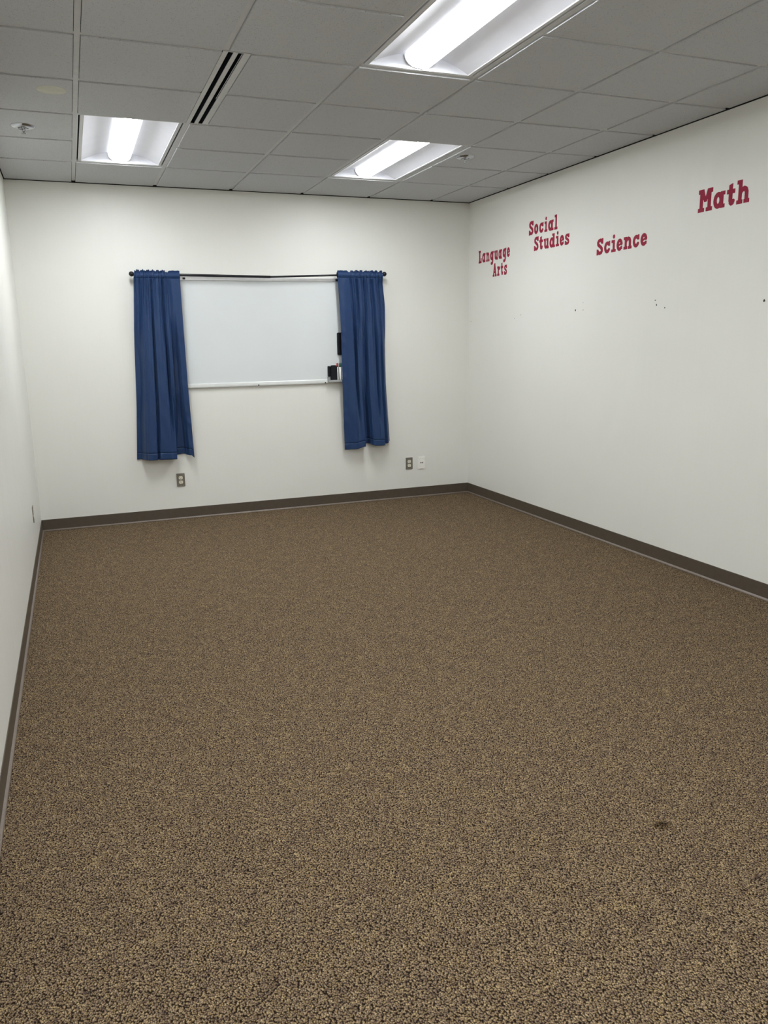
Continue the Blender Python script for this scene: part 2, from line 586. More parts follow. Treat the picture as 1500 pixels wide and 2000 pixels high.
# ------------------------------------------------------------------ ceiling lights
def make_light():
    """2 x 4 ft recessed light, built about its centre, z measured from the tile face"""
    t = thing('ceiling_light', 'recessed light', 'ceiling light', (0, 0, 0), group='recessed ceiling lights')
    hw, hl = 0.2925, 0.5972
    zr = 0.0075
    # rails (frame)
    bm = bmesh.new()
    for s in (-1, 1):
        a, b = sorted((s * 0.2925, s * 0.2875)); box(bm, a, b, -hl, hl, zr, zr + 0.03)
        a, b = sorted((s * 0.2780, s * 0.2600)); box(bm, a, b, -hl + 0.012, hl - 0.012, zr, zr + 0.012, 0.0008)
        a, b = sorted((s * 0.2600, s * 0.2575)); box(bm, a, b, -hl + 0.012, hl - 0.012, zr - 0.0015, zr + 0.012, 0.0005)
        a, b = sorted((s * hl, s * (hl - 0.012))); box(bm, -0.2875, 0.2875, a, b, zr, zr + 0.012, 0.0006)
    obj('frame', bm, 'fixture', t)
    for s in (-1, 1):
        bm = bmesh.new()
        a, b = sorted((s * 0.2872, s * 0.2782)); box(bm, a, b, -hl + 0.012, hl - 0.03, zr + 0.008, zr + 0.03)
        obj('air_slot', bm, 'void', t)
    # reflector: two curved wings, top strip, two end plates, outer shell
    prof = []
    N = 16
    for i in range(N + 1):
        u = i / N
        b = 0.2575 - u * (0.2575 - 0.070)
        z = zr + 0.004 + 0.062 * (0.35 * u + 0.65 * math.sin(u * math.pi / 2))
        prof.append((b, z))
    full = prof + [(0.0, prof[-1][1] + 0.004)] + [(-x, z) for x, z in reversed(prof)]
    bm = bmesh.new()
    L = hl - 0.012
    ra = [bm.verts.new((x, -L, z)) for x, z in full]
    rb = [bm.verts.new((x, L, z)) for x, z in full]
    for i in range(len(full) - 1):
        f = bm.faces.new((ra[i], ra[i + 1], rb[i + 1], rb[i])); f.smooth = True
    for s, ring in ((-1, full), (1, full)):
        vs = [bm.verts.new((x, s * (L - 0.0005), z)) for x, z in ring]
        lo = [bm.verts.new((x, s * (L - 0.0005), zr + 0.002)) for x, z in ring]
        for i in range(len(ring) - 1):
            bm.faces.new((vs[i], vs[i + 1], lo[i + 1], lo[i]))
    obj('reflector', bm, 'reflector', t, True)
    bm = bmesh.new()
    box(bm, -0.2875, 0.2875, -hl, hl, 0.085, 0.095)
    for s in (-1, 1):
        a, b = sorted((s * 0.2872, s * 0.2885)); box(bm, a, b, -hl, hl, 0.0375, 0.09)
        a, b = sorted((s * hl, s * (hl - 0.001))); box(bm, -0.2875, 0.2875, a, b, 0.0195, 0.09)
    obj('housing', bm, 'fixture', t)
    # lamp cover: rounded basket
    a0, z0, zb = 0.078, 0.066, 0.012
    def basket(k):
        out = []
        for i in range(25):
            th = math.pi * i / 24
            c, s = math.cos(th), math.sin(th)
            cc = math.copysign(abs(c) ** 0.85, c)
            out.append((k * a0 * cc, z0 - (z0 - zb) * (s ** 0.9 if s > 0 else 0) - (k - 1) * 0.01))
        return out
    LB = L - 0.010
    bm = bmesh.new()
    prism(bm, basket(1.0), -LB, LB, True)
    obj('lamp_cover', bm, 'lamp', t)
    for s in (-1, 1):
        bm = bmesh.new()
        a, b = sorted((s * LB, s * (LB + 0.009)))
        prism(bm, basket(1.045), a, b, True)
        obj('end_cap', bm, 'rim', t)
    return t


def light_loc(ci, rj):
    return ((ci + 0.5) * T, -D0 - (rj + 1) * T, H)


light0 = make_light()
light0.location = light_loc(*lights[0])
light0['label'] = 'lit recessed ceiling light on the left, above the left curtain'
for ij, lab in zip(lights[1:], ('lit recessed ceiling light in the middle of the far end, left of a chrome sprinkler',
                                'largest lit recessed ceiling light, cut by the top edge of the photo',
                                'added recessed ceiling light out of view, above the left wall side',
                                'added recessed ceiling light out of view, behind the viewpoint to the right',
                                'added recessed ceiling light out of view, in the corner behind the viewpoint')):
    dup(light0, light_loc(*ij), None, lab)

# ------------------------------------------------------------------ linear slot air diffuser
dy0, dy1 = -D0 - 4 * T + 0.008, -D0 - 2 * T - 0.008
t = thing('slot_diffuser', 'long two-slot linear air diffuser in the ceiling grid beside the left light', 'air vent', (DIF_X0, dy1, H))
sx = [0.0, 0.0235, 0.0465, 0.0680, 0.0920, DIF_X1 - DIF_X0]
ln = dy1 - dy0
bm = bmesh.new()
for a, b in ((sx[0], sx[1]), (sx[2], sx[3]), (sx[4], sx[5])):
    box(bm, a, b, -ln, 0, 0.002, 0.0045, 0.0005)
box(bm, sx[0], sx[5], -ln - 0.006, -ln, 0.002, 0.02)
box(bm, sx[0], sx[5], 0, 0.004, 0.003, 0.02)
obj('frame', bm, 'diffuser', t)
for a, b in ((sx[1], sx[2]), (sx[3], sx[4])):
    bm = bmesh.new()
    w0 = 0.0012
    box(bm, a - w0, a, -ln, 0, 0.005, 0.09); box(bm, b, b + w0, -ln, 0, 0.005, 0.09)
    box(bm, a - w0, b + w0, -ln, 0, 0.09, 0.0915)
    box(bm, a - w0, b + w0, -0.004, -0.0005, 0.005, 0.09); box(bm, a - w0, b + w0, -ln + 0.0005, -ln + 0.004, 0.005, 0.09)
    obj('air_slot', bm, 'void', t)
bm = bmesh.new()
box(bm, sx[4] - 0.0052, sx[4] - 0.0038, -ln + 0.01, -0.50, 0.003, 0.006)
obj('vane', bm, 'fixture', t)

# ------------------------------------------------------------------ sprinklers
def make_sprinkler():
    t = thing('fire_sprinkler', 'sprinkler', 'sprinkler', group='fire sprinklers')
    bm = bmesh.new()
    lathe(bm, [(0.066, 0.0), (0.0655, -0.003), (0.061, -0.008), (0.051, -0.0125), (0.039, -0.0150), (0.031, -0.0155), (0.0285, -0.012), (0.0285, 0.012)], 48)
    obj('escutcheon', bm, 'chrome', t)
    bm = bmesh.new()
    lathe(bm, [(0.0283, 0.004), (0.0, 0.004)], 32)
    obj('recess', bm, 'void', t)
    bm = bmesh.new()
    lathe(bm, [(0.0, 0.003), (0.012, 0.003), (0.012, -0.008), (0.009, -0.012), (0.0, -0.012)], 20)
    for s in (-1, 1):
        tube(bm, (s * 0.009, 0, -0.008), (s * 0.0105, 0, -0.022), 0.0021, 10)
        tube(bm, (s * 0.0105, 0, -0.022), (s * 0.003, 0, -0.034), 0.0021, 10)
    lathe(bm, [(0.0, -0.031), (0.0042, -0.031), (0.0042, -0.039), (0.0, -0.039)], 14)
    obj('frame_arms', bm, 'chrome', t)
    bm = bmesh.new()
    tube(bm, (0, 0, -0.012), (0, 0, -0.031), 0.0019, 10)
    obj('glass_bulb', bm, 'rim', t)
    bm = bmesh.new()
    lathe(bm, [(0.0, -0.0385), (0.0145, -0.040), (0.0150, -0.0412), (0.0, -0.0405)], 24)
    obj('deflector', bm, 'chrome', t)
    return t


sp = make_sprinkler()
sp.location = (-0.2783, -1.6145, H)
sp.rotation_euler = (0, 0, 0.4)
sp['label'] = 'chrome fire sprinkler on the ceiling tile left of the left light'
dup(sp, (2.5444, -1.6650, H), (0, 0, 1.1), 'chrome fire sprinkler on the ceiling tile right of the middle light')

bm = bmesh.new()
lathe(bm, [(0.0, -0.0016), (0.066, -0.0016), (0.0715, -0.0008), (0.0725, 0.0004)], 48, (-0.1125, -2.3594, H))
o = obj('ceiling_patch', bm, 'patch')
tag(o, 'flat round yellowed cover on a ceiling tile, between the sprinkler and the top edge', 'ceiling cover')

# ------------------------------------------------------------------ whiteboard
BX0, BX1, BZ0, BZ1 = 0.564, 2.382, 1.127, 2.0433
t = thing('whiteboard', 'wide whiteboard with silver rails on the back wall between blue curtains', 'whiteboard', ((BX0 + BX1) / 2, 0, BZ0))
hx = (BX1 - BX0) / 2
bh_ = BZ1 - BZ0
bm = bmesh.new(); box(bm, -hx + 0.004, hx - 0.004, -0.014, -0.0005, 0.004, bh_ - 0.004)
obj('writing_surface', bm, 'board', t)
bm = bmesh.new(); box(bm, -hx, hx, -0.020, -0.0005, bh_ - 0.030, bh_, 0.0015)
top_rail = obj('top_rail', bm, 'alu', t)
bm = bmesh.new()
prism(bm, [(-0.0005, 0.0), (-0.0005, 0.036), (-0.0205, 0.036), (-0.0235, 0.030), (-0.0245, 0.012), (-0.0225, 0.002), (-0.018, 0.0)], -hx, hx)
for v in bm.verts:
    v.co = (v.co.y, v.co.x, v.co.z)
obj('bottom_rail', bm, 'rail', t, True)
for s in (-1, 1):
    bm = bmesh.new()
    a, b = sorted((s * hx, s * (hx - 0.018))); box(bm, a, b, -0.019, -0.0005, 0.036, bh_ - 0.030, 0.001)
    obj('side_rail', bm, 'alu', t)
for cx in (0.788 - (BX0 + BX1) / 2, 2.1165 - (BX0 + BX1) / 2):
    bm = bmesh.new()
    box(bm, cx - 0.011, cx + 0.011, -0.026, -0.0195, bh_ - 0.024, bh_ - 0.008, 0.002)
    tube(bm, (cx, -0.0255, bh_ - 0.016), (cx, -0.031, bh_ - 0.016), 0.004, 12)
    o = obj('map_clip', bm, 'black', t)
for sx0 in (1.370, 1.981):
    bm = bmesh.new()
    cx = sx0 - (BX0 + BX1) / 2
    tube(bm, (cx, -0.0240, 0.007), (cx, -0.0268, 0.007), 0.0062, 14)
    obj('screw', bm, 'black', t)

# marker holder and what it carries
HX0, HX1 = 2.0013, 2.2088
t = thing('marker_holder', 'grey marker holder at the lower right of the whiteboard, half behind the curtain', 'marker holder', (HX0, 0, 1.1390))
wv = HX1 - HX0
bm = bmesh.new()
box(bm, 0, wv, -0.064, -0.025, 0.0, 0.004, 0.0012)
box(bm, 0, wv, -0.0295, -0.0255, 0.003, 0.046, 0.001)
box(bm, 0, wv, -0.064, -0.0605, 0.003, 0.018, 0.001)
box(bm, 0, 0.003, -0.064, -0.0255, 0.003, 0.018, 0.001)
box(bm, wv - 0.003, wv, -0.064, -0.0255, 0.003, 0.018, 0.001)
obj('tray', bm, 'clear', t)
for x in (0.079, 0.109, 0.137, 0.168):
    bm = bmesh.new(); box(bm, x, x + 0.002, -0.0602, -0.0300, 0.004, 0.016)
    obj('divider', bm, 'clear', t)


def eraser(name, label, x0, x1, z0, z1, y0, y1, r, pad, lean=0.0):
    t = thing(name, label, 'eraser', ((x0 + x1) / 2, 0, z0), group='black whiteboard erasers')
    bm = bmesh.new()
    prism(bm, rrect(x0 - (x0 + x1) / 2, x1 - (x0 + x1) / 2, 0, z1 - z0, r), y0, y1)
    for f in bm.faces: f.smooth = False
    es = [e for e in bm.edges if abs(e.verts[0].co.y - e.verts[1].co.y) < 1e-6 and e.verts[0].co.y < (y0 + y1) / 2]
    bmesh.ops.bevel(bm, geom=es, offset=0.004, segments=3, affect='EDGES')
    obj('case', bm, 'blackplastic', t)
    return t


ze = 1.1434
e1 = eraser('whiteboard_eraser', 'black block eraser standing in the marker holder beside the red marker', 2.0271, 2.0858, ze + 0.0, 1.2878, -0.0595, -0.034, 0.016, 1)
bm = bmesh.new(); prism(bm, rrect(-0.026, 0.026, 0.004, 0.140, 0.012), -0.0335, -0.0300)
obj('felt_pad', bm, 'felt', e1)
e2 = eraser('whiteboard_eraser', 'small black eraser on the whiteboard, tucked behind the block eraser', 2.0074, 2.0253, 1.1876, 1.2809, -0.040, -0.017, 0.006, 0)
bm = bmesh.new(); prism(bm, rrect(-0.0072, 0.0072, 0.002, 0.092, 0.004), -0.0168, -0.0143)
obj('felt_pad', bm, 'felt', e2)
e3 = eraser('whiteboard_eraser', 'tall black eraser stuck upright on the whiteboard, half behind the right curtain', 2.1043, 2.1725, 1.3773, 1.5739, -0.034, -0.018, 0.010, 1)
bm = bmesh.new(); prism(bm, rrect(-0.032, 0.032, 0.003, 0.195, 0.008), -0.0178, -0.0143)
obj('felt_pad', bm, 'felt', e3)
bm = bmesh.new()
box(bm, -0.0185, -0.0165, -0.0352, -0.0337, 0.012, 0.186, 0.0004)
obj('grip_ridge', bm, 'blackplastic', e3)
bm = bmesh.new()
box(bm, 0.0035, 0.026, -0.0350, -0.0336, 0.042, 0.150, 0.0006)
obj('label_panel', bm, 'white', e3)


def make_marker(x, colour, label):
    t = thing('dry_erase_marker', label, 'marker', (x, -0.046, ze), group='dry erase markers')
    bm = bmesh.new()
    lathe(bm, [(0.0, 0.0), (0.0068, 0.0), (0.0084, 0.0025), (0.0084, 0.128), (0.0, 0.128)], 20)
    obj('barrel', bm, 'white', t)
    bm = bmesh.new()
    lathe(bm, [(0.0, 0.1275), (0.0089, 0.1275), (0.0089, 0.136), (0.0085, 0.156), (0.0068, 0.162), (0.0, 0.163)], 20)
    obj('cap', bm, colour, t)
    bm = bmesh.new()
    lathe(bm, [(0.0, -0.0), (0.0, 0.0)], 3) if False else None
    lathe(bm, [(0.00845, 0.004), (0.00862, 0.004), (0.00862, 0.012), (0.00845, 0.012)], 20)
    obj('colour_band', bm, colour, t)
    return t


make_marker(2.0922, 'capred', 'white dry erase marker with a red cap in the holder')
make_marker(2.1170, 'capgreen', 'white dry erase marker with a green cap in the holder')
make_marker(2.1393, 'capblue', 'white dry erase marker with a blue cap in the holder, against the curtain')

# ------------------------------------------------------------------ curtain rod
RY = -0.080
RA, RM, RB = Vector((0.3964, RY, 2.0522)), Vector((1.5037, RY, 2.0434)), Vector((2.5226, RY, 2.0813))
t = thing('curtain_rod', 'thin black curtain rod with ball ends above the whiteboard', 'curtain rod', (RM.x, 0, RM.z))
def loc(p): return Vector(p) - Vector((RM.x, 0, RM.z))
bm = bmesh.new(); tube(bm, loc(RA), loc(RM), 0.0105, 20); obj('outer_tube', bm, 'black', t)
bm = bmesh.new(); tube(bm, loc(RM - (RB - RM).normalized() * 0.03), loc(RB), 0.0080, 20); obj('inner_tube', bm, 'black', t)
for p, s in ((RA, -1), (RB, 1)):
    bm = bmesh.new()
    R = 0.0205
    pr = [(0.0085, -0.0)] + [(0.0085, 0.004), (0.012, 0.006), (0.012, 0.010), (0.0075, 0.013)]
    c0 = 0.013 + R * 0.93
    for i in range(2, 17):
        a = math.pi * i / 16
        pr.append((max(R * math.sin(a), 0.0), c0 - R * math.cos(a)))
    pr[-1] = (0.0, c0 + R)
    lathe(bm, [(r, s * h) for r, h in pr], 24, loc(p + Vector((-s * 0.006, 0, 0))), 'x')
    obj('finial', bm, 'black', t)
for p, s in ((RA, 1), (RB, -1)):
    bm = bmesh.new()
    q = loc(p + Vector((s * 0.022, 0, 0)))
    box(bm, q.x - 0.009, q.x + 0.009, -0.004, -0.0003, q.z - 0.045, q.z + 0.012, 0.001)
    box(bm, q.x - 0.005, q.x + 0.005, RY, -0.003, q.z - 0.0165, q.z - 0.0115, 0.001)
    obj('bracket', bm, 'black', t)


# ------------------------------------------------------------------ curtains
def interp(pts, x):
    if x <= pts[0][0]:
        return pts[0][1]
    for (a, va), (b, vb) in zip(pts, pts[1:]):
        if x <= b:
            k = (x - a) / (b - a)
            k = k * k * (3 - 2 * k)
            return va + (vb - va) * k
    return pts[-1][1]


def lerp_pts(pts, x):
    if x <= pts[0][0]:
        return pts[0][1]
    for (a, va), (b, vb) in zip(pts, pts[1:]):
        if x <= b:
            return va + (vb - va) * (x - a) / (b - a)
    return pts[-1][1]


def curtain(label, ledge, redge, rodz, ztop, zbot, levels, panel, side, hem_shape, seed):
    """ledge / redge: (z, x) tracks of the two side edges, levels: [(v, [(u, depth)...])], panel: u range that is not gathered"""
    rnd = random.Random(seed)
    NU, NV = 320, 150
    ph = [rnd.uniform(0, 6.28) for _ in range(8)]
    u0, u1 = panel

    def gathers(u):
        inside = 1.0 if not (u0 <= u <= u1) else 0.0
        d = min(abs(u - u0), abs(u - u1))
        if inside:
            inside = min(1.0, d / 0.05)
        uu = u + 0.012 * math.sin(17 * u + ph[0]) + 0.006 * math.sin(41 * u + ph[1])
        g = 0.65 * math.sin(2 * math.pi * 12 * uu + ph[2]) + 0.35 * math.sin(2 * math.pi * 27 * uu + ph[3])
        return g * inside

    cz = (ztop + zbot) / 2
    xm = (lerp_pts(ledge, cz) + lerp_pts(redge, cz)) / 2
    t = thing('curtain', label, 'curtain', (xm, 0, zbot), group='blue rod pocket curtains')
    rows = []
    # z rows: ruffle, pocket, drop, hem
    zr = []
    for i in range(10):
        zr.append(ztop + (rodz + 0.016 - ztop) * i / 10)
    for i in range(10):
        zr.append(rodz + 0.016 + (-0.046) * i / 10)
    n_head = len(zr)
    zd = rodz - 0.030
    hem = 0.055
    ND = 120
    for i in range(ND):
        zr.append(zd + (zbot + hem - zd) * (i / ND) ** 1.15)
    n_drop = len(zr)
    for i in range(9):
        zr.append(zbot + hem - hem * i / 8)
    for zi, z in enumerate(zr):
        row = []
        v = max(0.0, (zd - z) / (zd - zbot))
        xa, xb = lerp_pts(ledge, z), lerp_pts(redge, z)
        for k in range(NU + 1):
            u = k / NU
            g = gathers(u)
            # depth from fold tracks
            d = None
            for (va, pa), (vb, pb) in zip(levels, levels[1:]):
                if v <= vb:
                    q = (v - va) / (vb - va)
                    q = max(0.0, min(1.0, q))
                    q = q * q * (3 - 2 * q)
                    d = interp(pa, u) * (1 - q) + interp(pb, u) * q
                    break
            if d is None:
                d = interp(levels[-1][1], u)
            if v > 0:                                   # folds deepen below the rod
                d += 0.30 * (d - 0.058) * min(1.0, v / 0.3)
            ga = 0.0120 * math.exp(-v * 4.5)
            x = xa + (xb - xa) * u
            zz = z
            if zi < n_head:
                # rod pocket follows the rod, ruffle flares above it
                h = z - rodz
                if h > 0.016:
                    q = (h - 0.016) / max(1e-6, ztop - rodz - 0.016)
                    d = -RY + 0.004 + 0.017 * g * (0.35 + 0.65 * q) + 0.004 * q
                    inside = 1.0 if not (u0 <= u <= u1) else 0.0
                    zz += q * (0.005 * math.sin(2 * math.pi * 9 * u + ph[4]) + 0.003 * math.sin(2 * math.pi * 23 * u + ph[5])) * (1 if inside else 0.2)
                    nb = u0 if side > 0 else u1
                    zz -= q * 0.016 * math.exp(-((u - nb) / 0.03) ** 2)
                else:
                    q = math.cos(max(-1, min(1, (h + 0.007) / 0.023)) * math.pi / 2)
                    d = -RY + 0.0085 + 0.0105 * q + (0.0045 + 0.0025 * (1 - q)) * g
                    if h < -0.02:
                        w_ = min(1, (-0.02 - h) / 0.010)
            else:
                d += ga * g
                # join to the pocket just under it
                q = max(0.0, 1 - v / 0.03)
                d = d * (1 - q) + (-RY + 0.0085 + 0.007 * g) * q
                x += 0.006 * math.sin(u * 25 + ph[6]) * math.exp(-v * 4) * v * 6
                # creases at the leading edge and a little cloth unevenness
                e = abs(u - (1.0 if side > 0 else 0.0))
                cr = math.exp(-(e / 0.16) ** 2)
                d += 0.0022 * cr * (math.sin(z * 62 + 14 * u + ph[7]) * (0.4 + 0.6 * math.sin(z * 9 + ph[1]) ** 2)) * min(1, v * 4)
                d += 0.0012 * math.sin(z * 27 + 30 * u + ph[5])
                if side > 0:
                    e2 = math.exp(-((u - 0.39) / 0.05) ** 2)
                    d += 0.0018 * e2 * math.sin(z * 75 + ph[2]) * min(1, max(0, v * 2 - 0.8))
                if v > 0.5:
                    zz += interp(hem_shape, u) * ((v - 0.5) / 0.5) ** 2
            lim = 0.012 + 0.019 * max(0.0, min(1.0, (z - 0.90) / 0.20))
            d = max(d, lim)
            row.append((x - xm, -d, zz - zbot))
        rows.append(row)

    def strip(a, b, name):
        nonlocal rows
        bm = bmesh.new()
        grid = [[bm.verts.new(p) for p in rows[r]] for r in range(a, b + 1)]
        for r in range(b - a):
            for k in range(NU):
                f = bm.faces.new((grid[r][k], grid[r + 1][k], grid[r + 1][k + 1], grid[r][k + 1]))
                f.smooth = True
        o = obj(name, bm, 'fabric', t)
        md = o.modifiers.new('thick', 'SOLIDIFY')
        md.thickness = 0.0016
        md.offset = 0.0
        return o
    back = [[(x, -(2 * -RY + y), z) for x, y, z in r] for r in rows[10:n_head + 1]]
    strip(0, n_head, 'rod_pocket')
    front = rows
    rows = back
    strip(0, len(back) - 1, 'pocket_back')
    rows = front
    strip(n_head, n_drop, 'drape')
    strip(n_drop, len(rows) - 1, 'hem')
    return t


# left curtain: depth of the cloth in front of the wall across u (0 left, 1 right) at several heights
L_top = [(0, .074), (.10, .086), (.14, .066), (.22, .088), (.34, .092), (.37, .066), (.43, .090), (.54, .092), (.60, .064), (.65, .088), (.71, .080), (.74, .072), (.82, .090), (1, .086)]
L_mid = [(0, .022), (.05, .026), (.20, .088), (.24, .100), (.34, .102), (.370, .050), (.385, .050), (.42, .094), (.56, .100), (.595, .094), (.62, .048), (.69, .092), (.735, .088), (.765, .034), (.83, .034), (.87, .080), (.90, .088), (1, .084)]
L_low = [(0, .012), (.04, .013), (.17, .090), (.20, .106), (.335, .108), (.355, .070), (.40, .096), (.60, .108), (.680, .112), (.700, .030), (.74, .012), (.84, .012), (.87, .050), (.93, .070), (1, .074)]
curtain('blue satin curtain on the left, hanging over the whiteboard left end',
        [(0.4925, 0.2967), (0.55, 0.2998), (0.9716, 0.3292), (1.6325, 0.358), (2.0129, 0.3836), (2.0826, 0.3939)],
        [(0.4932, 0.7696), (0.5447, 0.7684), (1.1457, 0.7532), (1.6287, 0.7485), (2.0827, 0.7474)],
        2.0506, 2.0817, 0.5473,
        [(0.0, L_top), (0.12, L_top), (0.5, L_mid), (1.0, L_low)], (0.72, 1.01), 1,
        [(0, 0), (.68, -.004), (.72, .022), (.80, .026), (.95, .014), (1.0, -.006)], 3)
R_top = [(0, .086), (.14, .092), (.245, .088), (.27, .066), (.36, .090), (.41, .066), (.50, .092), (.57, .066), (.66, .092), (.73, .066), (.82, .090), (.90, .066), (1, .070)]
R_mid = [(0, .082), (.12, .088), (.265, .096), (.285, .036), (.32, .036), (.37, .078), (.46, .086), (.50, .034), (.545, .034), (.60, .082), (.69, .094), (.735, .090), (.755, .050), (.82, .092), (.86, .088), (.88, .058), (.93, .078), (1, .036)]
R_low = [(0, .060), (.10, .070), (.25, .094), (.41, .106), (.43, .040), (.46, .014), (.525, .014), (.555, .070), (.60, .094), (.80, .108), (.835, .104), (.85, .066), (.92, .082), (1, .040)]
curtain('blue satin curtain on the right, hanging over the whiteboard right end',
        [(0.495, 2.137), (0.5178, 2.1371), (1.1656, 2.1208), (1.6163, 2.1178), (2.1067, 2.1018)],
        [(0.4956, 2.5932), (0.5708, 2.5906), (1.1045, 2.5635), (1.7934, 2.5502), (2.1047, 2.5261)],
        2.0763, 2.1057, 0.5299,
        [(0.0, R_top), (0.12, R_top), (0.5, R_mid), (1.0, R_low)], (-0.01, 0.26), -1,
        [(0, -.012), (.20, -.010), (.40, .012), (.46, .022), (.52, .030), (.58, .022), (.62, .012), (.83, .012), (.87, .022), (1.0, .042)], 11)


# ------------------------------------------------------------------ outlets and plates
def make_outlet(label, locv, rot=(0, 0, 0)):
    """duplex outlet in the xz plane, facing -y"""
    t = thing('wall_outlet', label, 'outlet', locv, rot, 'steel duplex wall outlets')
    bm = bmesh.new()
    prism(bm, rrect(-0.035, 0.035, -0.057, 0.057, 0.003), -0.0055, -0.0002)
    es = [e for e in bm.edges if abs(e.verts[0].co.y + 0.0055) < 1e-6 and abs(e.verts[1].co.y + 0.0055) < 1e-6]
    bmesh.ops.bevel(bm, geom=es, offset=0.002, segments=2, affect='EDGES')
    obj('cover_plate', bm, 'steel', t)
    for s in (-1, 1):
        cz = s * 0.0195
        bm = bmesh.new()
        poly = []
        for i in range(32):
            a = 2 * math.pi * i / 32
            x, z = 0.0172 * math.cos(a), 0.0172 * math.sin(a)
            poly.append((x, cz + max(-0.0138, min(0.0138, z))))
        prism(bm, poly, -0.0075, -0.005)
        r = obj('receptacle', bm, 'ivory', t)
        bm = bmesh.new()
        box(bm, -0.0078, -0.0050, -0.0079, -0.0074, cz - 0.001, cz + 0.009)
        box(bm, 0.0050, 0.0074, -0.0079, -0.0074, cz + 0.000, cz + 0.008)
        prism(bm, [(0.003 * math.cos(2 * math.pi * i / 12), cz - 0.0075 + 0.003 * math.sin(2 * math.pi * i / 12)) for i in range(12)], -0.0079, -0.0074)
        obj('slots', bm, 'slotdark', r)
    bm = bmesh.new()
    lathe(bm, [(0.0, -0.0068), (0.003, -0.0066), (0.0034, -0.0054)], 14, (0, 0, 0), 'y')
    obj('screw', bm, 'chrome', t)
    return t


o0 = make_outlet('steel duplex outlet on the back wall below the left curtain', (0.6487, 0, 0.3435))
dup(o0, (2.8055, 0, 0.3353), None, 'steel duplex outlet on the back wall right of the right curtain')
dup(o0, (XL, -1.006, 0.3464), (0, 0, math.pi / 2), 'steel duplex outlet on the left wall near the corner, seen edge-on')

t = thing('data_jack_plate', 'white two-port data jack plate beside the steel outlet near the right corner', 'data jack', (2.9351, 0, 0.3350))
bm = bmesh.new()
prism(bm, rrect(-0.035, 0.035, -0.060, 0.060, 0.003), -0.008, -0.0002)
es = [e for e in bm.edges if abs(e.verts[0].co.y + 0.008) < 1e-6 and abs(e.verts[1].co.y + 0.008) < 1e-6]
bmesh.ops.bevel(bm, geom=es, offset=0.003, segments=2, affect='EDGES')
obj('cover_plate', bm, 'white', t)
bm = bmesh.new(); box(bm, -0.0225, 0.0225, -0.0098, -0.0075, -0.034, 0.034, 0.001)
ins = obj('insert', bm, 'white', t)
for x in (-0.0085, 0.0085):
    bm = bmesh.new(); box(bm, x - 0.0055, x + 0.0055, -0.0103, -0.0092, -0.006, 0.005)
    obj('port', bm, 'slotdark', ins)
bm = bmesh.new(); box(bm, -0.028, 0.028, -0.0090, -0.0075, 0.041, 0.049, 0.0008)
obj('label_window', bm, 'white', t)

# ------------------------------------------------------------------ red vinyl lettering on the right wall
SH = 0.105


def seg_d(px, pz, ax, az, bx, bz):
    dx, dz = bx - ax, bz - az
    q = ((px - ax) * dx + (pz - az) * dz) / (dx * dx + dz * dz + 1e-12)
    q = max(0.0, min(1.0, q))
    return math.hypot(px - ax - q * dx, pz - az - q * dz)


def P(pts, hw=SH):
    def f(x, z):
        return min(seg_d(x, z, *a, *b) for a, b in zip(pts, pts[1:])) - hw
    return f


def R(x0, z0, x1, z1):
    def f(x, z):
        dx = max(x0 - x, x - x1)
        dz = max(z0 - z, z - z1)
        if dx > 0 and dz > 0:
            return math.hypot(dx, dz)
        return max(dx, dz)
    return f


def arc(cx, cz, rx, rz, a0, a1, n=28):
    return [(cx + rx * math.cos(math.radians(a0 + (a1 - a0) * i / n)), cz + rz * math.sin(math.radians(a0 + (a1 - a0) * i / n))) for i in range(n + 1)]


def dot(cx, cz, rx, rz):
    return lambda x, z: (math.hypot((x - cx) / rx, (z - cz) / rz) - 1) * min(rx, rz)


def quad(pts):
    """convex polygon, counter-clockwise"""
    def f(x, z):
        m = -9
        for (ax, az), (bx, bz) in zip(pts, pts[1:] + pts[:1]):
            nx, nz = bz - az, ax - bx
            l = math.hypot(nx, nz)
            m = max(m, ((x - ax) * nx + (z - az) * nz) / l)
        return m
    return f


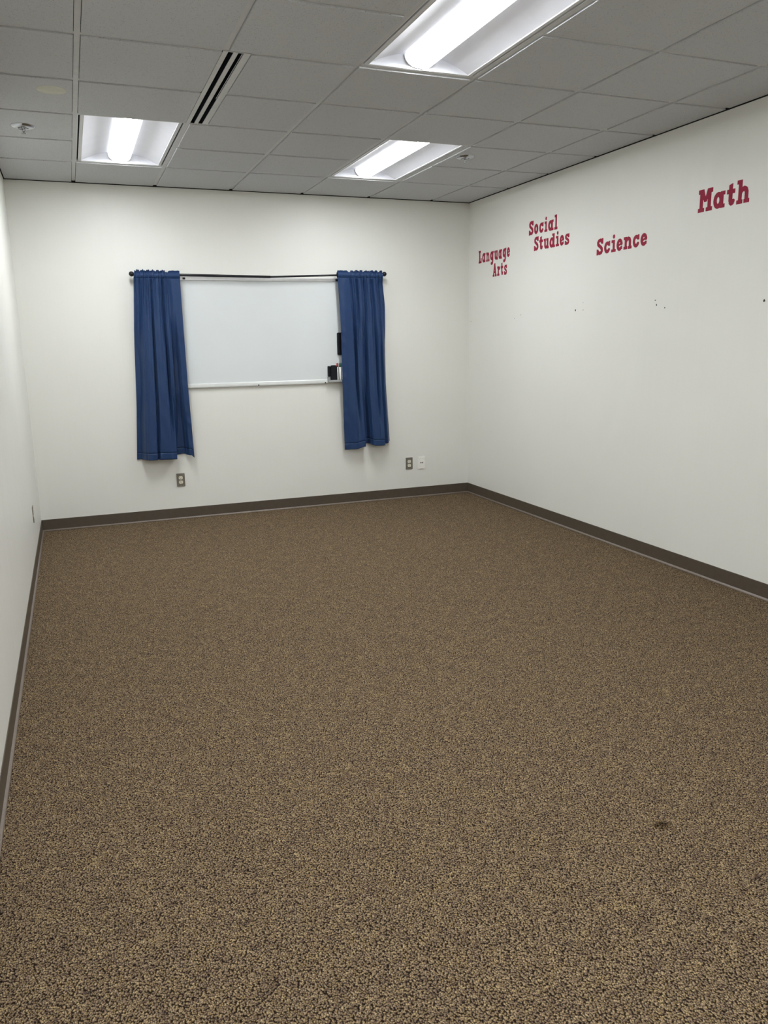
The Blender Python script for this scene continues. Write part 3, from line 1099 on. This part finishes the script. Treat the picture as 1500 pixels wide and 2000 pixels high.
S_PTS = [(.49, .77), (.43, .865), (.32, .895), (.19, .865), (.115, .765), (.135, .645), (.24, .56), (.38, .475), (.485, .365), (.505, .24), (.44, .14), (.31, .105), (.2, .13), (.12, .23)]
GL = {
    'M': [R(.09, 0, .31, 1), R(.59, 0, .81, 1), quad([(.34, .45), (.54, .45), (.72, .98), (.58, 1.0), (.44, .70), (.32, 1.0), (.18, .98)][:0] or [(.12, 1.0), (.37, .43), (.53, .43), (.34, 1.0)]), quad([(.56, 1.0), (.37, .43), (.53, .43), (.78, 1.0)]),
          R(0, 0, .40, .18), R(.50, 0, .90, .18), R(0, .80, .28, 1), R(.62, .80, .90, 1)],
    'a': [P(arc(.29, .355, .185, .255, 0, 360), .108), R(.42, 0, .62, .72), R(.42, 0, .71, .17), R(.46, .55, .71, .72)],
    't': [quad([(.11, .2), (.33, .2), (.33, .96), (.11, .90)]), R(0, .52, .47, .71), P([(.22, .24), (.225, .14), (.28, .095), (.35, .12), (.385, .20)], .088)],
    'h': [R(.09, 0, .30, 1), R(0, .83, .2, 1), R(0, 0, .35, .17), R(.41, 0, .73, .17), P([(.2, .46), (.29, .57), (.41, .615), (.51, .57), (.555, .46), (.56, .12)])],
    'S': [P(S_PTS), R(.45, .66, .61, 1.0), R(0.0, 0.0, .155, .36)],
    's': [P([(x * .84, z * .72) for x, z in S_PTS], .092), R(.375, .47, .51, .73), R(0, 0, .13, .28)],
    'c': [P(arc(.295, .36, .19, .255, 48, 318), .106), R(.42, .43, .565, .73), P([(.42, .17), (.47, .22)], .095)],
    'i': [R(.13, 0, .34, .72), R(0, .55, .3, .72), R(0, 0, .45, .17), dot(.225, .915, .115, .125)],
    'e': [P(arc(.285, .36, .18, .255, 12, 300), .105), P([(.13, .30), (.44, .43)], .062), P([(.36, .15), (.45, .19)], .085), R(.40, .09, .53, .27)],
    'n': [R(.1, 0, .31, .72), R(0, .55, .2, .72), R(0, 0, .37, .17), R(.43, 0, .77, .17), P([(.2, .42), (.30, .56), (.43, .615), (.54, .57), (.59, .46), (.595, .12)])],
    'o': [P(arc(.27, .36, .165, .255, 0, 360), .105)],
    'l': [R(.1, 0, .29, 1), R(0, .83, .2, 1), R(0, 0, .38, .17)],
    'u': [R(.07, .22, .27, .72), R(0, .55, .2, .72), R(.40, 0, .60, .72), R(.32, .55, .5, .72), R(.42, 0, .66, .17), P([(.17, .3), (.19, .17), (.28, .105), (.38, .13), (.48, .24)], .1)],
    'd': [P(arc(.285, .355, .18, .255, 0, 360), .106), R(.42, 0, .62, .96), R(.32, .80, .5, .96), R(.42, 0, .69, .17)],
    'L': [R(.08, 0, .28, 1), R(0, .83, .36, 1), R(0, 0, .50, .17), R(.36, 0, .50, .40)],
    'g': [P(arc(.245, .38, .145, .235, 0, 360), .1), P([(.40, .62), (.41, -.05), (.36, -.19), (.24, -.235)], .098), R(.36, .57, .55, .73), dot(.2, -.2, .1, .12)],
    'A': [quad([(.05, .08), (.22, .08), (.39, .98), (.23, .98)]), quad([(.40, .08), (.57, .08), (.39, .98), (.23, .98)]), R(.17, .26, .45, .41), R(0, 0, .27, .16), R(.35, 0, .62, .16), R(.21, .86, .41, 1.0)],
    'r': [R(.08, 0, .28, .72), R(0, .55, .2, .72), R(0, 0, .36, .17), P([(.2, .48), (.28, .59), (.35, .60)], .1), dot(.35, .56, .09, .12)],
}


def glyph_bm(ch):
    fs = GL[ch]
    f = lambda x, z: min(q(x, z) for q in fs)
    st = 0.0155
    x0, z0, x1, z1 = -0.06, -0.40, 1.0, 1.12
    nx, nz = int((x1 - x0) / st), int((z1 - z0) / st)
    val = [[f(x0 + i * st, z0 + k * st) for k in range(nz + 1)] for i in range(nx + 1)]
    bm = bmesh.new()
    cache = {}

    def vert(x, z):
        key = (round(x, 5), round(z, 5))
        if key not in cache:
            cache[key] = bm.verts.new((x, 0, z))
        return cache[key]
    for i in range(nx):
        for k in range(nz):
            cs = [(i, k), (i + 1, k), (i + 1, k + 1), (i, k + 1)]
            vs = [val[a][b] for a, b in cs]
            if min(vs) >= 0:
                continue
            poly = []
            for q in range(4):
                (a, b), (c, d) = cs[q], cs[(q + 1) % 4]
                va, vb = vs[q], vs[(q + 1) % 4]
                pa = (x0 + a * st, z0 + b * st)
                pb = (x0 + c * st, z0 + d * st)
                if va < 0:
                    poly.append(pa)
                if (va < 0) != (vb < 0):
                    w_ = va / (va - vb)
                    poly.append((pa[0] + (pb[0] - pa[0]) * w_, pa[1] + (pb[1] - pa[1]) * w_))
            pv = []
            for p in poly:
                v = vert(*p)
                if v not in pv:
                    pv.append(v)
            if len(pv) >= 3:
                try:
                    bm.faces.new(pv)
                except ValueError:
                    pass
    bmesh.ops.dissolve_limit(bm, angle_limit=0.02, verts=bm.verts[:], edges=bm.edges[:])
    bmesh.ops.triangulate(bm, faces=bm.faces[:])
    r = bmesh.ops.extrude_face_region(bm, geom=bm.faces[:])
    for e in r['geom']:
        if isinstance(e, bmesh.types.BMVert):
            e.co.y += 1.0
    xs_ = [v.co.x for v in bm.verts]
    return bm, min(xs_), max(xs_)


GM = {}


def letter(ch, parent, u0, u1, zb, cap):
    """u runs along the right wall away from the back wall; the letter faces into the room"""
    if ch not in GM:
        GM[ch] = glyph_bm(ch)
    src, gx0, gx1 = GM[ch]
    bm = src.copy()
    k = (u1 - u0) / (gx1 - gx0)
    for v in bm.verts:
        x, y, z = v.co
        u = u0 + (x - gx0) * k
        v.co = (-0.0007 + y * 0.0006, -(u - parent['_u']), zb + z * cap - parent['_z'])
    o = obj('letter', bm, 'red', parent, True)
    o['label'] = ('capital' if ch.isupper() else 'small') + ' red letter ' + ch
    return o


def sign(label, words):
    us = [l[1] for w_ in words for l in w_[2]]
    zs = [w_[0] for w_ in words]
    o = thing('wall_lettering', label, 'wall lettering', (XR, -min(us), min(zs)), group='red school subject lettering')
    o['_u'] = min(us)
    o['_z'] = min(zs)
    for zb, cap, ls in words:
        for ch, a, b, dz in ls:
            letter(ch, o, a, b, zb + dz, cap)
    del o['_u'], o['_z']
    return o


sign('red vinyl lettering "Math" on the right wall', [
    (2.2105, 0.1275, [('M', 2.968, 3.082, -0.0011), ('a', 3.089, 3.179, 0.0004), ('t', 3.191, 3.253, 0.0000), ('h', 3.265, 3.359, 0.0006)])])
sign('red vinyl lettering "Science" on the right wall', [
    (2.0711, 0.1123, [('S', 1.982, 2.055, -0.0053), ('c', 2.068, 2.134, -0.0027), ('i', 2.149, 2.199, -0.0011), ('e', 2.206, 2.271, -0.0004), ('n', 2.282, 2.368, 0.0022), ('c', 2.378, 2.443, 0.0028), ('e', 2.456, 2.522, 0.0044)])])
sign('red vinyl lettering "Social Studies" in two lines on the right wall', [
    (2.3139, 0.1096, [('S', 1.059, 1.126, 0.0008), ('o', 1.138, 1.199, 0.0005), ('c', 1.213, 1.274, 0.0001), ('i', 1.290, 1.331, -0.0002), ('a', 1.342, 1.417, -0.0004), ('l', 1.430, 1.472, -0.0008)]),
    (2.1850, 0.1086, [('S', 1.142, 1.208, 0.0008), ('t', 1.218, 1.271, 0.0005), ('u', 1.284, 1.357, 0.0002), ('d', 1.367, 1.444, -0.0002), ('i', 1.455, 1.500, 0.0005), ('e', 1.508, 1.566, -0.0008), ('s', 1.578, 1.636, -0.0011)])])
sign('red vinyl lettering "Language Arts" in two lines near the back corner', [
    (2.1792, 0.1114, [('L', 0.194, 0.250, -0.0031), ('a', 0.263, 0.322, -0.0004), ('n', 0.339, 0.399, -0.0007), ('g', 0.411, 0.474, -0.0001), ('u', 0.487, 0.550, -0.0004), ('a', 0.562, 0.621, 0.0002), ('g', 0.634, 0.695, 0.0019), ('e', 0.707, 0.757, 0.0026)]),
    (2.0392, 0.1124, [('A', 0.462, 0.532, -0.0005), ('r', 0.542, 0.591, 0.0001), ('t', 0.604, 0.646, -0.0001), ('s', 0.663, 0.712, 0.0005)])])
for b_, _, _ in GM.values():
    b_.free()
